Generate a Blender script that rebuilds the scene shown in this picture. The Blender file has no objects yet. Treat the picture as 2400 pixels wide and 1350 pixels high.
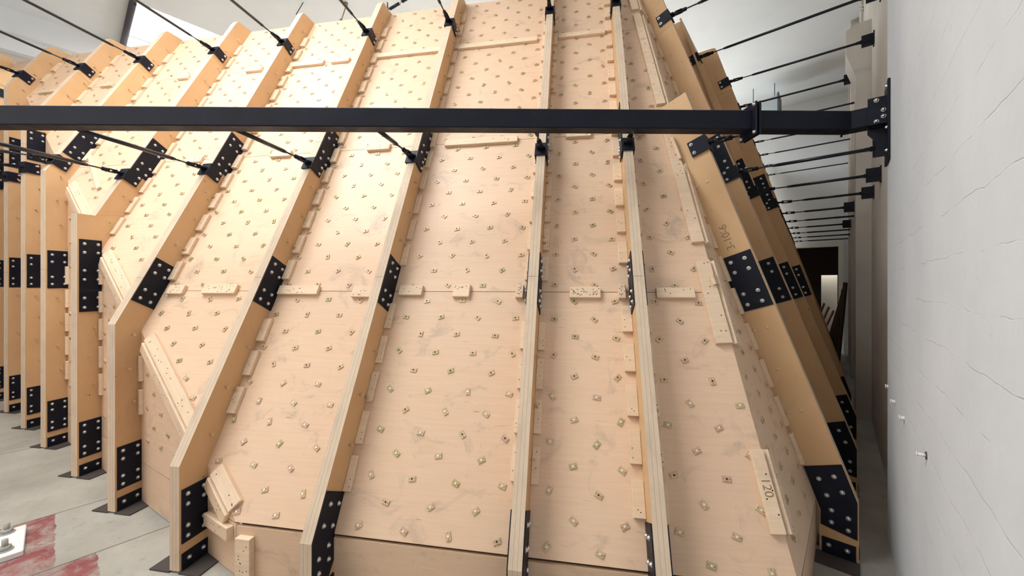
import bpy, bmesh, math, random
from mathutils import Matrix, Vector
rnd = random.Random(7)
C = bpy.context.scene.collection
sin, cos, rad = math.sin, math.cos, math.radians
H = 1.6                                   # camera height
FPX, V0 = 905.0, 665.0                    # focal length and horizon in photo pixels
SR2 = lambda *c: tuple(((v/255)/12.92 if v/255 <= .04045 else ((v/255+.055)/1.055)**2.4) for v in c)

# ------------------------------------------------------------------ materials
def mat(name, col=(.8, .8, .8), rough=.6, metal=0.0, spec=.5):
    m = bpy.data.materials.new(name); m.use_nodes = True
    b = m.node_tree.nodes['Principled BSDF']
    b.inputs['Base Color'].default_value = (*col, 1); b.inputs['Roughness'].default_value = rough
    b.inputs['Metallic'].default_value = metal; b.inputs['Specular IOR Level'].default_value = spec
    return m
class NT:
    def __init__(s, m): s.t = m.node_tree; s.n = s.t.nodes; s.b = s.n['Principled BSDF']
    def add(s, typ, **k):
        o = s.n.new(typ)
        for a, v in k.items():
            if a.startswith('_'): o.inputs[int(a[1:])].default_value = v
            else: setattr(o, a, v)
        return o
    def link(s, a, b): s.t.links.new(a, b)
    def coord(s, scale=(1, 1, 1), kind='Object', loc=(0, 0, 0), rot=(0, 0, 0)):
        c = s.add('ShaderNodeTexCoord'); m = s.add('ShaderNodeMapping')
        m.inputs['Scale'].default_value = scale; m.inputs['Location'].default_value = loc; m.inputs['Rotation'].default_value = rot
        s.link(c.outputs[kind], m.inputs[0]); return m.outputs[0]
    def noise(s, vec, scale=5, detail=4, rough=.55, dist=0):
        o = s.add('ShaderNodeTexNoise'); o.inputs['Scale'].default_value = scale; o.inputs['Detail'].default_value = detail
        o.inputs['Roughness'].default_value = rough; o.inputs['Distortion'].default_value = dist
        s.link(vec, o.inputs['Vector']); return o.outputs['Fac']
    def ramp(s, fac, stops):
        o = s.add('ShaderNodeValToRGB'); cr = o.color_ramp
        while len(cr.elements) < len(stops): cr.elements.new(.5)
        for e, (p, c) in zip(cr.elements, stops):
            e.position = p; e.color = c if len(c) == 4 else (*c, 1)
        s.link(fac, o.inputs[0]); return o.outputs[0]
    def mix(s, fac, a, b, mode='MIX'):
        o = s.add('ShaderNodeMix', data_type='RGBA', blend_type=mode)
        for sock, v in ((o.inputs['Factor'], fac), (o.inputs[6], a), (o.inputs[7], b)):
            if isinstance(v, (int, float)): sock.default_value = v
            elif isinstance(v, tuple): sock.default_value = v if len(v) == 4 else (*v, 1)
            else: s.link(v, sock)
        return o.outputs[2]
    def math(s, op, a, b=0.0, c=0.0):
        o = s.add('ShaderNodeMath', operation=op)
        for i, v in enumerate((a, b, c)):
            if isinstance(v, (int, float)): o.inputs[i].default_value = v
            else: s.link(v, o.inputs[i])
        return o.outputs[0]
    def bump(s, h, strength=.2, dist=.01):
        o = s.add('ShaderNodeBump'); o.inputs['Strength'].default_value = strength; o.inputs['Distance'].default_value = dist
        s.link(h, o.inputs['Height']); s.link(o.outputs[0], s.b.inputs['Normal'])

def ply_face(name, lo, hi, grain=(2.2, 46, 8), smudge=.35, rough=.55, specks=False):
    m = mat(name, hi, rough, 0, .3); n = NT(m)
    info = n.add('ShaderNodeObjectInfo')
    off = n.add('ShaderNodeCombineXYZ'); k = n.math('MULTIPLY', info.outputs['Random'], 40.0)
    n.link(k, off.inputs[0]); n.link(k, off.inputs[1])
    def vec(sc):
        c = n.coord(sc); a = n.add('ShaderNodeVectorMath', operation='ADD'); n.link(c, a.inputs[0]); n.link(off.outputs[0], a.inputs[1]); return a.outputs[0]
    g = n.noise(vec(grain), 1.0, 5, .6, .6)
    col = n.ramp(g, [(.15, lo), (.85, hi)])
    fl = n.noise(vec((5, 75, 20)), 1.0, 3, .6, .3)                # short dark flecks of the veneer
    col = n.mix(n.ramp(fl, [(.69, (0, 0, 0)), (.76, (1, 1, 1))]), col, tuple(.62*v for v in lo))
    sm = n.noise(vec((2.2, 2.6, 2)), 2.0, 6, .66, .9)            # handling grime
    f = n.math('MULTIPLY', n.ramp(sm, [(.56, (0, 0, 0)), (.74, (1, 1, 1))]), smudge)
    col = n.mix(f, col, (.34, .265, .205))
    if specks:                                                    # small screw holes and knots
        vo = n.add('ShaderNodeTexVoronoi'); vo.inputs['Scale'].default_value = 9.0; n.link(vec((1, 1, 1)), vo.inputs['Vector'])
        pick = n.ramp(n.noise(vec((1, 1, 1)), 3.1, 2), [(.5, (0, 0, 0)), (.56, (1, 1, 1))])
        col = n.mix(n.math('MULTIPLY', n.math('LESS_THAN', vo.outputs['Distance'], .05), n.math('MULTIPLY', pick, .8)), col, SR2(84, 58, 36))
    tint = n.math('MULTIPLY', n.math('SUBTRACT', info.outputs['Random'], .5), .10)
    hsv = n.add('ShaderNodeHueSaturation'); n.link(n.math('ADD', 1.0, tint), hsv.inputs['Value']); n.link(col, hsv.inputs['Color'])
    n.link(hsv.outputs[0], n.b.inputs['Base Color'])
    n.bump(g, .05, .004)
    return m
def ply_edge(name):
    m = mat(name, (.5, .4, .3), .7, 0, .2); n = NT(m)
    c = n.add('ShaderNodeTexCoord'); sp = n.add('ShaderNodeSeparateXYZ'); n.link(c.outputs['Object'], sp.inputs[0])
    x = sp.outputs[0]
    fine = n.math('SINE', n.math('MULTIPLY', x, 2*math.pi/.0042))
    col = n.ramp(n.math('MULTIPLY_ADD', fine, .5, .5), [(0, SR2(200, 176, 150)), (1, SR2(222, 202, 178))])
    d = n.math('ABSOLUTE', n.math('SUBTRACT', n.math('ABSOLUTE', x), .0105))   # the two glue lines of the three boards
    gl = n.ramp(n.math('MULTIPLY', d, 400.0), [(.25, (1, 1, 1)), (.6, (0, 0, 0))])
    col = n.mix(n.math('MULTIPLY', gl, .5), col, SR2(120, 98, 78))
    nz = n.noise(n.coord((6, 3, 3)), 2.2, 5, .65)
    col = n.mix(n.math('MULTIPLY', n.ramp(nz, [(.45, (0, 0, 0)), (.7, (1, 1, 1))]), .35), col, SR2(168, 150, 132))
    n.link(col, n.b.inputs['Base Color']); return m
PLY = ply_face('birch plywood', SR2(217, 182, 150), SR2(228, 197, 168), (3.5, 60, 8), .6, .45)
PLYR = ply_face('birch plywood rib face', SR2(205, 163, 117), SR2(217, 179, 136), (46, 3, 2.2), .25, specks=True)
BAT = ply_face('batten plywood', SR2(219, 189, 156), SR2(236, 211, 182), (3, 40, 12), .3)
EDGE = ply_edge('plywood edge')
CUT = mat('plywood cut edge', SR2(196, 164, 130), .7, 0, .2)
HOLE = mat('screw hole', SR2(66, 44, 30), .9)
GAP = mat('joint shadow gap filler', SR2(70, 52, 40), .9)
def steel_mat():
    m = mat('black powder-coated steel', SR2(34, 37, 48), .5, 0, .22); n = NT(m)
    z = n.noise(n.coord((1, 1, 1)), 9, 5, .6)
    n.link(n.ramp(z, [(.35, SR2(15, 18, 30)), (.62, SR2(21, 24, 37)), (.8, SR2(36, 37, 44))]), n.b.inputs['Base Color'])
    n.link(n.ramp(z, [(.3, (.42,)*3), (.75, (.65,)*3)]), n.b.inputs['Roughness']); return m
STEEL = steel_mat()
ROD = mat('black tie rod steel', SR2(30, 34, 44), .3, .2, .5)
DUSTY = mat('dusty black steel', SR2(70, 62, 58), .75)
ZINC = mat('zinc plated bolt', SR2(206, 206, 204), .32, .9)
TN = [mat('yellow zinc plate', SR2(188, 172, 128), .5, .3), mat('pale zinc plate', SR2(206, 180, 146), .5, .3), mat('copper tinted plate', SR2(204, 172, 146), .5, .3)]
BORE = mat('tee nut bore', SR2(52, 40, 28), .7)
BORE_LIT = mat('tee nut bore with painted light', SR2(240, 236, 220), .4, .3)  # pale colour paints the light seen through an open hole
STUD = mat('brass stud', SR2(206, 178, 140), .5, .3)
INK = mat('pencil ink', SR2(150, 120, 94), .9)
def wall_mat():
    m = mat('painted board marked concrete', SR2(226, 227, 227), .75, 0, .25); n = NT(m)
    c = n.add('ShaderNodeTexCoord'); sp = n.add('ShaderNodeSeparateXYZ'); n.link(c.outputs['Object'], sp.inputs[0])
    wob = n.noise(n.coord((2.5, 2.5, 1.5)), 1.5, 3)
    z = n.math('ADD', sp.outputs[2], n.math('MULTIPLY', wob, .05))
    fr = n.math('FRACT', n.math('MULTIPLY', z, 1/.136))
    line = n.ramp(n.math('ABSOLUTE', n.math('SUBTRACT', fr, .5)), [(.0, (1, 1, 1)), (.016, (0, 0, 0))])
    br = n.ramp(n.noise(n.coord((3, 3, 9)), 2.0, 4, .65), [(.42, (0, 0, 0)), (.58, (1, 1, 1))])
    lm = n.math('MULTIPLY', line, br)
    pit = n.ramp(n.noise(n.coord((7, 7, 7)), 3.5, 6, .7), [(.67, (0, 0, 0)), (.73, (1, 1, 1))])
    blot = n.ramp(n.noise(n.coord((1, 1, 1)), 1.3, 5, .6), [(.35, SR2(209, 214, 219)), (.7, SR2(223, 227, 230))])
    col = n.mix(n.math('MULTIPLY', lm, .4), blot, SR2(150, 147, 144))
    col = n.mix(n.math('MULTIPLY', pit, .35), col, SR2(150, 146, 142))
    n.link(col, n.b.inputs['Base Color'])
    hgt = n.math('SUBTRACT', n.math('MULTIPLY', n.noise(n.coord((1, 1, 1)), 26, 5, .6), .5), n.math('ADD', lm, pit))
    n.bump(hgt, .35, .005); return m
WALL = wall_mat()
def plain_wall(name, a, b):
    m = mat(name, a, .8, 0, .2); n = NT(m)
    n.link(n.ramp(n.noise(n.coord(), 1.1, 4), [(.3, a), (.7, b)]), n.b.inputs['Base Color']); return m
WALL2 = plain_wall('aged painted wall', SR2(196, 188, 178), SR2(212, 206, 197))
CEIL = plain_wall('white ceiling paint', SR2(222, 226, 228), SR2(232, 235, 236))
WHITE = mat('white painted trim', SR2(228, 226, 220), .6)
DARKW = mat('dark store room wall', SR2(58, 48, 46), .9)
def floor_mat():
    m = mat('worn concrete floor', SR2(176, 171, 160), .7, 0, .3); n = NT(m)
    c = n.add('ShaderNodeTexCoord'); sp = n.add('ShaderNodeSeparateXYZ'); n.link(c.outputs['Object'], sp.inputs[0])
    l, t = sp.outputs[0], sp.outputs[1]                         # object x = towards right wall, y = along it
    a = n.noise(n.coord(), 1.6, 6, .6); b = n.noise(n.coord(), 14, 6, .7)
    col = n.ramp(a, [(.3, SR2(148, 143, 132)), (.55, SR2(168, 163, 152)), (.75, SR2(184, 180, 167))])
    col = n.mix(n.math('MULTIPLY', n.ramp(b, [(.55, (0, 0, 0)), (.75, (1, 1, 1))]), .35), col, SR2(108, 101, 91))
    wob = n.math('MULTIPLY', n.math('SUBTRACT', n.noise(n.coord(), 9, 5, .7), .5), .07)
    # worn red paint: two strips of slab, ending at different lines
    t1 = n.math('LESS_THAN', n.math('ADD', t, wob), .0)
    s1 = n.math('MULTIPLY', n.math('GREATER_THAN', l, -4.16), n.math('LESS_THAN', l, -3.376))
    t2 = n.math('LESS_THAN', n.math('ADD', t, wob), .16)
    s2 = n.math('MULTIPLY', n.math('GREATER_THAN', l, -3.376), n.math('LESS_THAN', l, -2.2))
    red = n.math('ADD', n.math('MULTIPLY', t1, s1), n.math('MULTIPLY', t2, s2))
    worn = n.ramp(n.noise(n.coord(), 6, 7, .72, .5), [(.42, (1, 1, 1)), (.60, (.15, .15, .15))])
    rc = n.ramp(n.noise(n.coord(), 5, 4), [(.3, SR2(120, 62, 62)), (.7, SR2(146, 86, 84))])
    col = n.mix(n.math('MULTIPLY', red, worn), col, rc)
    # blue grey spray stain
    dx = n.math('SUBTRACT', l, -4.06+.45); dy = n.math('SUBTRACT', t, .62)
    r2 = n.math('ADD', n.math('MULTIPLY', n.math('MULTIPLY', dx, dx), 5.0), n.math('MULTIPLY', n.math('MULTIPLY', dy, dy), 9.0))
    st = n.math('MULTIPLY', n.ramp(n.math('ADD', r2, wob), [(.0, (1, 1, 1)), (.55, (0, 0, 0))]), .55)
    col = n.mix(st, col, SR2(112, 124, 132))
    # slab joints
    def joint(v, pos, w=.006): return n.math('LESS_THAN', n.math('ABSOLUTE', n.math('SUBTRACT', n.math('ADD', v, n.math('MULTIPLY', wob, .15)), pos)), w)
    j = n.math('MAXIMUM', joint(l, -4.16), joint(l, -3.376)); j = n.math('MAXIMUM', j, joint(l, -2.2)); j = n.math('MAXIMUM', j, joint(l, -6.0))
    col = n.mix(n.math('MULTIPLY', j, .75), col, SR2(84, 78, 70))
    n.link(col, n.b.inputs['Base Color']); n.bump(n.math('SUBTRACT', b, n.math('MULTIPLY', j, 2.0)), .25, .006); return m
FLOOR = floor_mat()
def emit(name, col, s):
    m = mat(name, col); b = m.node_tree.nodes['Principled BSDF']
    b.inputs['Emission Color'].default_value = (*col, 1); b.inputs['Emission Strength'].default_value = s; return m

# ------------------------------------------------------------------ object helpers
WM = {}                                     # world matrix of every object built
def tag(o, label=None, cat=None, group=None, kind=None):
    if label: o['label'] = label
    if cat: o['category'] = cat
    if group: o['group'] = group
    if kind: o['kind'] = kind
    return o
def place(o, M, parent=None):
    C.objects.link(o); WM[o.name] = M.copy()
    if parent is None: o.matrix_world = M
    else:
        o.parent = parent; o.matrix_parent_inverse = Matrix.Identity(4)
        o.matrix_local = WM[parent.name].inverted() @ M
    return o
def obj(name, me, M=Matrix.Identity(4), parent=None, m=None):
    o = bpy.data.objects.new(name, me)
    if m is not None and not me.materials:
        for q in (m if isinstance(m, (list, tuple)) else [m]): me.materials.append(q)
    return place(o, M, parent)
def empty(name, M):
    o = bpy.data.objects.new(name, None); o.empty_display_size = .1; return place(o, M)
class MB:
    """collects shapes into one mesh"""
    def __init__(s): s.bm = bmesh.new()
    def box(s, x0, x1, y0, y1, z0, z1, mi=0, bev=0, M=None):
        r = bmesh.ops.create_cube(s.bm, size=1.0); vs = r['verts']
        for v in vs: v.co = Vector(((x0+x1)/2+v.co.x*(x1-x0), (y0+y1)/2+v.co.y*(y1-y0), (z0+z1)/2+v.co.z*(z1-z0)))
        fs = list({f for v in vs for f in v.link_faces})
        for f in fs: f.material_index = mi
        if bev:
            es = list({e for v in vs for e in v.link_edges})
            q = bmesh.ops.bevel(s.bm, geom=es, offset=bev, segments=1, affect='EDGES', profile=.5)
            vs = list({v for f in q['faces'] for v in f.verts} | {v for v in vs if v.is_valid})
        if M is not None:
            for v in vs: v.co = M @ v.co
        return s
    def prism(s, pts, x0, x1, mi=0, me=None, M=None):
        """polygon pts in local (y, z), extruded along x; me = material of the narrow sides"""
        a = [s.bm.verts.new((x0, p[0], p[1])) for p in pts]; b = [s.bm.verts.new((x1, p[0], p[1])) for p in pts]
        f = [s.bm.faces.new(list(reversed(a))), s.bm.faces.new(b)]
        for q in f: q.material_index = mi
        n = len(pts)
        for i in range(n):
            q = s.bm.faces.new((a[i], a[(i+1) % n], b[(i+1) % n], b[i])); q.material_index = mi if me is None else me; f.append(q)
        bmesh.ops.recalc_face_normals(s.bm, faces=f)
        if M is not None:
            for v in a+b: v.co = M @ v.co
        return s
    def tube(s, p, q, r, seg=12, mi=0, r2=None):
        p, q = Vector(p), Vector(q); d = q-p
        M = Matrix.Translation((p+q)/2) @ d.to_track_quat('Z', 'Y').to_matrix().to_4x4()
        g = bmesh.ops.create_cone(s.bm, cap_ends=True, segments=seg, radius1=r, radius2=r if r2 is None else r2, depth=d.length, matrix=M)
        fs = {f for v in g['verts'] for f in v.link_faces}
        for f in fs: f.material_index = mi; f.smooth = len(f.verts) == 4
        return s
    def disc(s, c, nrm, r, seg=8, mi=0):
        M = Matrix.Translation(Vector(c)) @ Vector(nrm).to_track_quat('Z', 'Y').to_matrix().to_4x4()
        g = bmesh.ops.create_circle(s.bm, cap_ends=True, segments=seg, radius=r, matrix=M)
        for f in {f for v in g['verts'] for f in v.link_faces}: f.material_index = mi
        return s
    def dome(s, r, h, seg=12, mi=0, z=0):
        rings = [(r, z), (r*.92, z+h*.45), (r*.6, z+h*.85), (0, z+h)]
        prev = None
        for R, Z in rings:
            cur = [s.bm.verts.new((R*cos(2*math.pi*i/seg), R*sin(2*math.pi*i/seg), Z)) for i in range(seg)] if R else [s.bm.verts.new((0, 0, Z))]
            if prev:
                for i in range(seg):
                    j = (i+1) % seg
                    f = s.bm.faces.new((prev[i], prev[j], cur[j], cur[i]) if R else (prev[i], prev[j], cur[0])); f.material_index = mi; f.smooth = True
            prev = cur
        return s
    def mesh(s, name, *mats):
        me = bpy.data.meshes.new(name); s.bm.to_mesh(me); s.bm.free()
        for m in mats: me.materials.append(m)
        return me
def frame(o, ex, ey, ez):
    return Matrix(((ex[0], ey[0], ez[0], o[0]), (ex[1], ey[1], ez[1], o[1]), (ex[2], ey[2], ez[2], o[2]), (0, 0, 0, 1)))
def T(x, y, z): return Matrix.Translation((x, y, z))
def clip(poly, a, b, c):
    """keep the side a*x + b*z + c >= 0 of a polygon"""
    out = []; n = len(poly)
    for i in range(n):
        p, q = poly[i], poly[(i+1) % n]; dp, dq = a*p[0]+b*p[1]+c, a*q[0]+b*q[1]+c
        if dp >= 0: out.append(p)
        if dp*dq < 0: k = dp/(dp-dq); out.append((p[0]+k*(q[0]-p[0]), p[1]+k*(q[1]-p[1])))
    return out
def ray(u, v): return Vector(((u-1200)/FPX, 1, -(v-V0)/FPX))
CAM = Vector((0, 0, H))
def hit(u, v, o, n):
    d = ray(u, v); k = (Vector(o)-CAM).dot(n)/d.dot(n); return CAM+d*k

# ------------------------------------------------------------------ the frames of the three faces of the climbing wall
TH = rad(28.284); TN1 = math.tan(TH)
FM = Matrix.Rotation(rad(-9.75), 4, 'Z')                       # main face: x along it, y into it
AZR, THR = rad(41.6), rad(19.6); TNR = math.tan(THR)
FR = Matrix.Rotation(rad(90-41.6), 4, 'Z')                     # right face
YM, DM = 1.47, .20                                             # rib edge at floor level, horizontal depth of a rib
LO, DR = .142, .21
YR = -LO
PD = .176                                                      # depth of the upright pieces
# left upright face: inner surface y = 1.107 - .389 x in the main frame
VK = -.389; V_O = FM @ Vector((-2.2, 1.963, 0)); VANG = math.atan(VK)
FV = T(*V_O) @ Matrix.Rotation(rad(-9.75)+VANG, 4, 'Z')
def vin(x): return 1.107+VK*x
AZW = rad(40.2); WR = Vector((sin(AZW), cos(AZW), 0)); WN = Vector((cos(AZW), -sin(AZW), 0))   # room: along the right wall / towards it
FW = frame((0, 0, 0), WN, WR, (0, 0, 1))                       # room frame: x towards right wall, y along it
T3 = .063
RIB = dict(D=.349, C=-.273, B=-1.291, A=-2.200, Z=-3.207, Y=-4.092, X=-5.12, W=-6.008, V=-6.98, U=-7.90)
RTS = [2.98+.95*k for k in range(3)]
FR2 = FR @ T(RTS[2], 0, 0) @ Matrix.Rotation(rad(3.7), 4, 'Z'); THR2 = rad(17.3); TNR2 = math.tan(THR2)
RALL = [(FR, t, TNR) for t in RTS]+[(FR2, .93*k, TNR2) for k in range(1, 8)]
def slopeM(x, w, h=0):                                         # point on inner surface of main face
    return FM @ Vector((x, YM+DM+w*sin(TH)-h*cos(TH), w*cos(TH)+h*sin(TH)))
PM = lambda x, w: frame(slopeM(x, w), FM.to_3x3() @ Vector((1, 0, 0)), FM.to_3x3() @ Vector((0, sin(TH), cos(TH))), FM.to_3x3() @ Vector((0, -cos(TH), sin(TH))))
PR = lambda x, w: frame(FR @ Vector((x, YR+DR+w*sin(THR), w*cos(THR))), FR.to_3x3() @ Vector((1, 0, 0)), FR.to_3x3() @ Vector((0, sin(THR), cos(THR))), FR.to_3x3() @ Vector((0, -cos(THR), sin(THR))))
PR2 = lambda x, w: frame(FR2 @ Vector((x, YR+DR+w*sin(THR2), w*cos(THR2))), FR2.to_3x3() @ Vector((1, 0, 0)), FR2.to_3x3() @ Vector((0, sin(THR2), cos(THR2))), FR2.to_3x3() @ Vector((0, -cos(THR2), sin(THR2))))
PV = lambda x, w: frame(FV @ Vector((x, 0, w)), FV.to_3x3() @ Vector((1, 0, 0)), Vector((0, 0, 1)), FV.to_3x3() @ Vector((0, -1, 0)))
KMY = YM+DM+TN1*.285; PK = lambda x, w: frame(FM @ Vector((x, KMY, w)), FM.to_3x3() @ Vector((1, 0, 0)), Vector((0, 0, 1)), FM.to_3x3() @ Vector((0, -1, 0)))
KRY = YR+DR+TNR*.30; PKR = lambda x, w: frame(FR @ Vector((x, KRY, w)), FR.to_3x3() @ Vector((1, 0, 0)), Vector((0, 0, 1)), FR.to_3x3() @ Vector((0, -1, 0)))
def plane_eq(P):                                               # (normal, offset) of a surface function at 0,0
    m = P(0, 0); n = m.col[2].xyz; return n, n.dot(m.translation)
def halfplane(P, Q, sign=1):
    """in P's (x, w): coefficients of signed height over plane Q"""
    n, d = plane_eq(Q); m = P(0, 0)
    return (sign*n.dot(m.col[0].xyz), sign*n.dot(m.col[1].xyz), sign*(n.dot(m.translation)-d))

# ------------------------------------------------------------------ small shared meshes
def m_bolt():
    b = MB(); b.tube((0, 0, 0), (0, 0, .0025), .0125, 14); b.dome(.0095, .010, 12, 0, .0025); return b.mesh('bolt', ZINC)
BOLT = m_bolt()
def m_stud():
    b = MB(); b.tube((0, 0, 0), (0, 0, .016), .005, 8); b.tube((0, 0, .016), (0, 0, .022), .009, 8); return b.mesh('stud', STUD)
STUDM = m_stud()
def m_plug():
    b = MB(); b.dome(.012, .004, 10); return b.mesh('plug', STUD)
PLUGM = m_plug()
def m_tee(plate, bore):
    b = MB(); b.box(-.020, .020, -.0135, .0135, 0, .006, 0, .0012)
    b.tube((0, 0, .006), (0, 0, .0085), .0072, 10, 0)
    b.disc((0, 0, .0087), (0, 0, 1), .0052, 10, 1)
    for s in (-1, 1): b.disc((s*.0142, 0, .0062), (0, 0, 1), .0022, 6, 2)
    return b.mesh('tee_nut', plate, bore, BORE)
TEES = [m_tee(p, BORE) for p in TN]; TEES2 = [m_tee(p, BORE_LIT) for p in TN]
def m_block(l, w, t):
    b = MB(); b.box(-w/2, w/2, -l/2, l/2, 0, t, 0, .002)
    for i in range(2): b.disc((rnd.uniform(-.3, .3)*w, rnd.uniform(-.4, .4)*l, t+.0003), (0, 0, 1), .003, 6, 1)
    return b.mesh('cleat_block', BAT, HOLE)
BLOCKS = [m_block(.165, .058, .026) for i in range(3)]
STRIPS = [m_block(.18, .042, .022) for i in range(3)]

# ------------------------------------------------------------------ panels
ORD = {10: 'tenth', 11: 'eleventh', 1: 'first', 2: 'second', 3: 'third', 4: 'fourth', 5: 'fifth', 6: 'sixth', 7: 'seventh', 8: 'eighth', 9: 'ninth'}
def panel(P, poly, label, group, nuts=True, phase=(-.147, 1.569), keep=None, cut=None, thick=.018):
    if len(poly) < 3: return None
    cx = sum(p[0] for p in poly)/len(poly); cw = sum(p[1] for p in poly)/len(poly)
    # shrink slightly so that the seams read as joints
    pts = []
    for p in poly:
        dx, dw = cx-p[0], cw-p[1]; L = math.hypot(dx, dw) or 1; pts.append((p[0]+dx/L*.0025, p[1]+dw/L*.0025))
    b = MB(); lo = [b.bm.verts.new((p[0]-cx, p[1]-cw, -thick)) for p in pts]; hi = [b.bm.verts.new((p[0]-cx, p[1]-cw, 0)) for p in pts]
    n = len(pts); fs = [b.bm.faces.new(hi), b.bm.faces.new(list(reversed(lo)))]
    for i in range(n):
        f = b.bm.faces.new((lo[i], lo[(i+1) % n], hi[(i+1) % n], hi[i])); f.material_index = 1; fs.append(f)
    bmesh.ops.recalc_face_normals(b.bm, faces=fs)
    M = P(cx, cw); o = obj('plywood_sheet', b.mesh('plywood_sheet', PLY, CUT), M)
    tag(o, label, 'plywood sheet', group)
    if nuts:
        x0, w0 = phase; A = 0
        for j in range(-20, 40):
            w = w0+.1184*j
            for i in range(-50, 50):
                x = x0+.245*i+(.1225 if j % 2 else 0)
                # inside polygon with margin
                ok = True; sgn = 0
                for k in range(n):
                    p, q = poly[k], poly[(k+1) % n]; ex, ew = q[0]-p[0], q[1]-p[1]; L = math.hypot(ex, ew)
                    if L < 1e-5: continue
                    d = (ex*(w-p[1])-ew*(x-p[0]))/L
                    if sgn == 0: sgn = 1 if d > 0 else -1
                    if d*sgn < .03: ok = False; break
                if not ok or (keep and not keep(x, w)): continue
                bright = w < 1.1 and cut != 'dark'  # low rows: pale bore discs stand for light coming through
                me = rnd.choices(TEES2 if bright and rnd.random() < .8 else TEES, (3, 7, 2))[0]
                t = bpy.data.objects.new('tee_nut', me)
                R = Matrix.Rotation(rnd.uniform(-.75, .75)+(rnd.random() < .2)*1.5, 4, 'Z')
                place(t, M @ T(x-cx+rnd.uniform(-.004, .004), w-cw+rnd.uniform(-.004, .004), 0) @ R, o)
    return o
def sgn_poly(poly): return poly
cT = cos(TH)
ROWZ = [.293, 1.547, 2.80, 4.03, 4.775]; ROWN = ['bottom', 'second', 'third', 'top']
bays = [('F', 'D'), ('D', 'C'), ('C', 'B'), ('B', 'A'), ('A', 'Z'), ('Z', 'Y'), ('Y', 'X'), ('X', 'W'), ('W', 'V'), ('V', 'U')]
def bayname(i): return ['between the right edge-on rib and the corner fold', 'between the two edge-on ribs'][i] if i < 2 else 'in %s bay left of the central edge-on rib' % ORD[i-1]
hV = halfplane(PM, PV, 1); hR = halfplane(PM, PR, 1)
# which side of the left upright face / of the right face belongs to the main face
def sideof(h, x, w): return 1 if h[0]*x+h[1]*w+h[2] > 0 else -1
sV = sideof(hV, -1.0, 2.0); sR = sideof(hR, -1.0, 2.0)
RX = lambda k: RIB[k] if k in RIB else 1.6
for i, (r, l) in enumerate(bays):
    x1, x0 = RX(r), RX(l)
    for j in range(4):
        w0, w1 = ROWZ[j]/cT, ROWZ[j+1]/cT
        poly = [(x0, w0), (x1, w0), (x1, w1), (x0, w1)]
        poly = clip(poly, *(sV*k for k in hV)) if i > 2 else poly
        if i == 0: poly = clip(poly, *(sR*k for k in hR))
        if len(poly) < 3: continue
        ribs = [RIB[k] for k in (r, l) if k in RIB]
        keep = lambda x, w: all(abs(x-s) > .056 for s in ribs)
        lab = '%s sloping plywood panel %s' % (ROWN[j] if j in (0, 3) else ROWN[j]+' lowest', bayname(i))
        panel(PM, poly, lab, 'sloping panels of the main face', nuts=i < 9, keep=keep)
# kick panels of the main face
xc = (KMY-1.107)/VK                                              # corner with the left upright face
kR = halfplane(PK, PKR, 1); skR = sideof(kR, -1, .1)
for i, (r, l) in enumerate(bays[:4]):
    x1, x0 = RX(r), max(RX(l), xc)
    poly = [(x0, .004), (x1, .004), (x1, .280), (x0, .280)]
    if i == 0: poly = clip(poly, *(skR*k for k in kR))
    kp = panel(PK, poly, 'low upright kick panel %s' % bayname(i), 'kick panels along the floor', nuts=False)
    if kp:
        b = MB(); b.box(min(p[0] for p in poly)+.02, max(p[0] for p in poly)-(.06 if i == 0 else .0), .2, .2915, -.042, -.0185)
        obj('gap_shade_strip', b.mesh('gap_shade_strip', GAP), PK(0, 0), kp)  # added strip: blocks light leaking through the joint, dark colour paints its shade
# left upright face
vx = lambda x: (x+2.2)/cos(VANG)
hMV = halfplane(PV, PM, 1); sMV = sideof(hMV, -3, .5)
vb = [xc, RIB['A'], RIB['Z'], RIB['Y'], RIB['X'], RIB['W'], RIB['V'], RIB['U']]
VN = ['right of the nearest left post', 'left of the nearest left post', 'left of the second left post', 'left of the third left post', 'left of the fourth left post', 'left of the fifth left post', 'left of the sixth left post', 'left of the seventh left post']
for i in range(len(vb)-1):
    for j, (z0, z1) in enumerate([(.004, .288), (.292, 1.547), (1.551, 2.80), (2.804, 4.03)]):
        poly = [(vx(vb[i+1]), z0), (vx(vb[i]), z0), (vx(vb[i]), z1), (vx(vb[i+1]), z1)]
        poly = clip(poly, *(sMV*k for k in hMV))
        if len(poly) < 3: continue
        post = [vx(vb[i+1]), vx(vb[i])]
        lab = '%s upright plywood panel %s' % (['lowest', 'second lowest', 'third lowest', 'highest'][j], VN[i])
        panel(PV, poly, lab, 'upright panels of the left face', nuts=(j and i < 6), phase=(-.42, .47), keep=lambda x, w: all(abs(x-s) > .06 for s in post) and w > .45, cut='dark')
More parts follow.
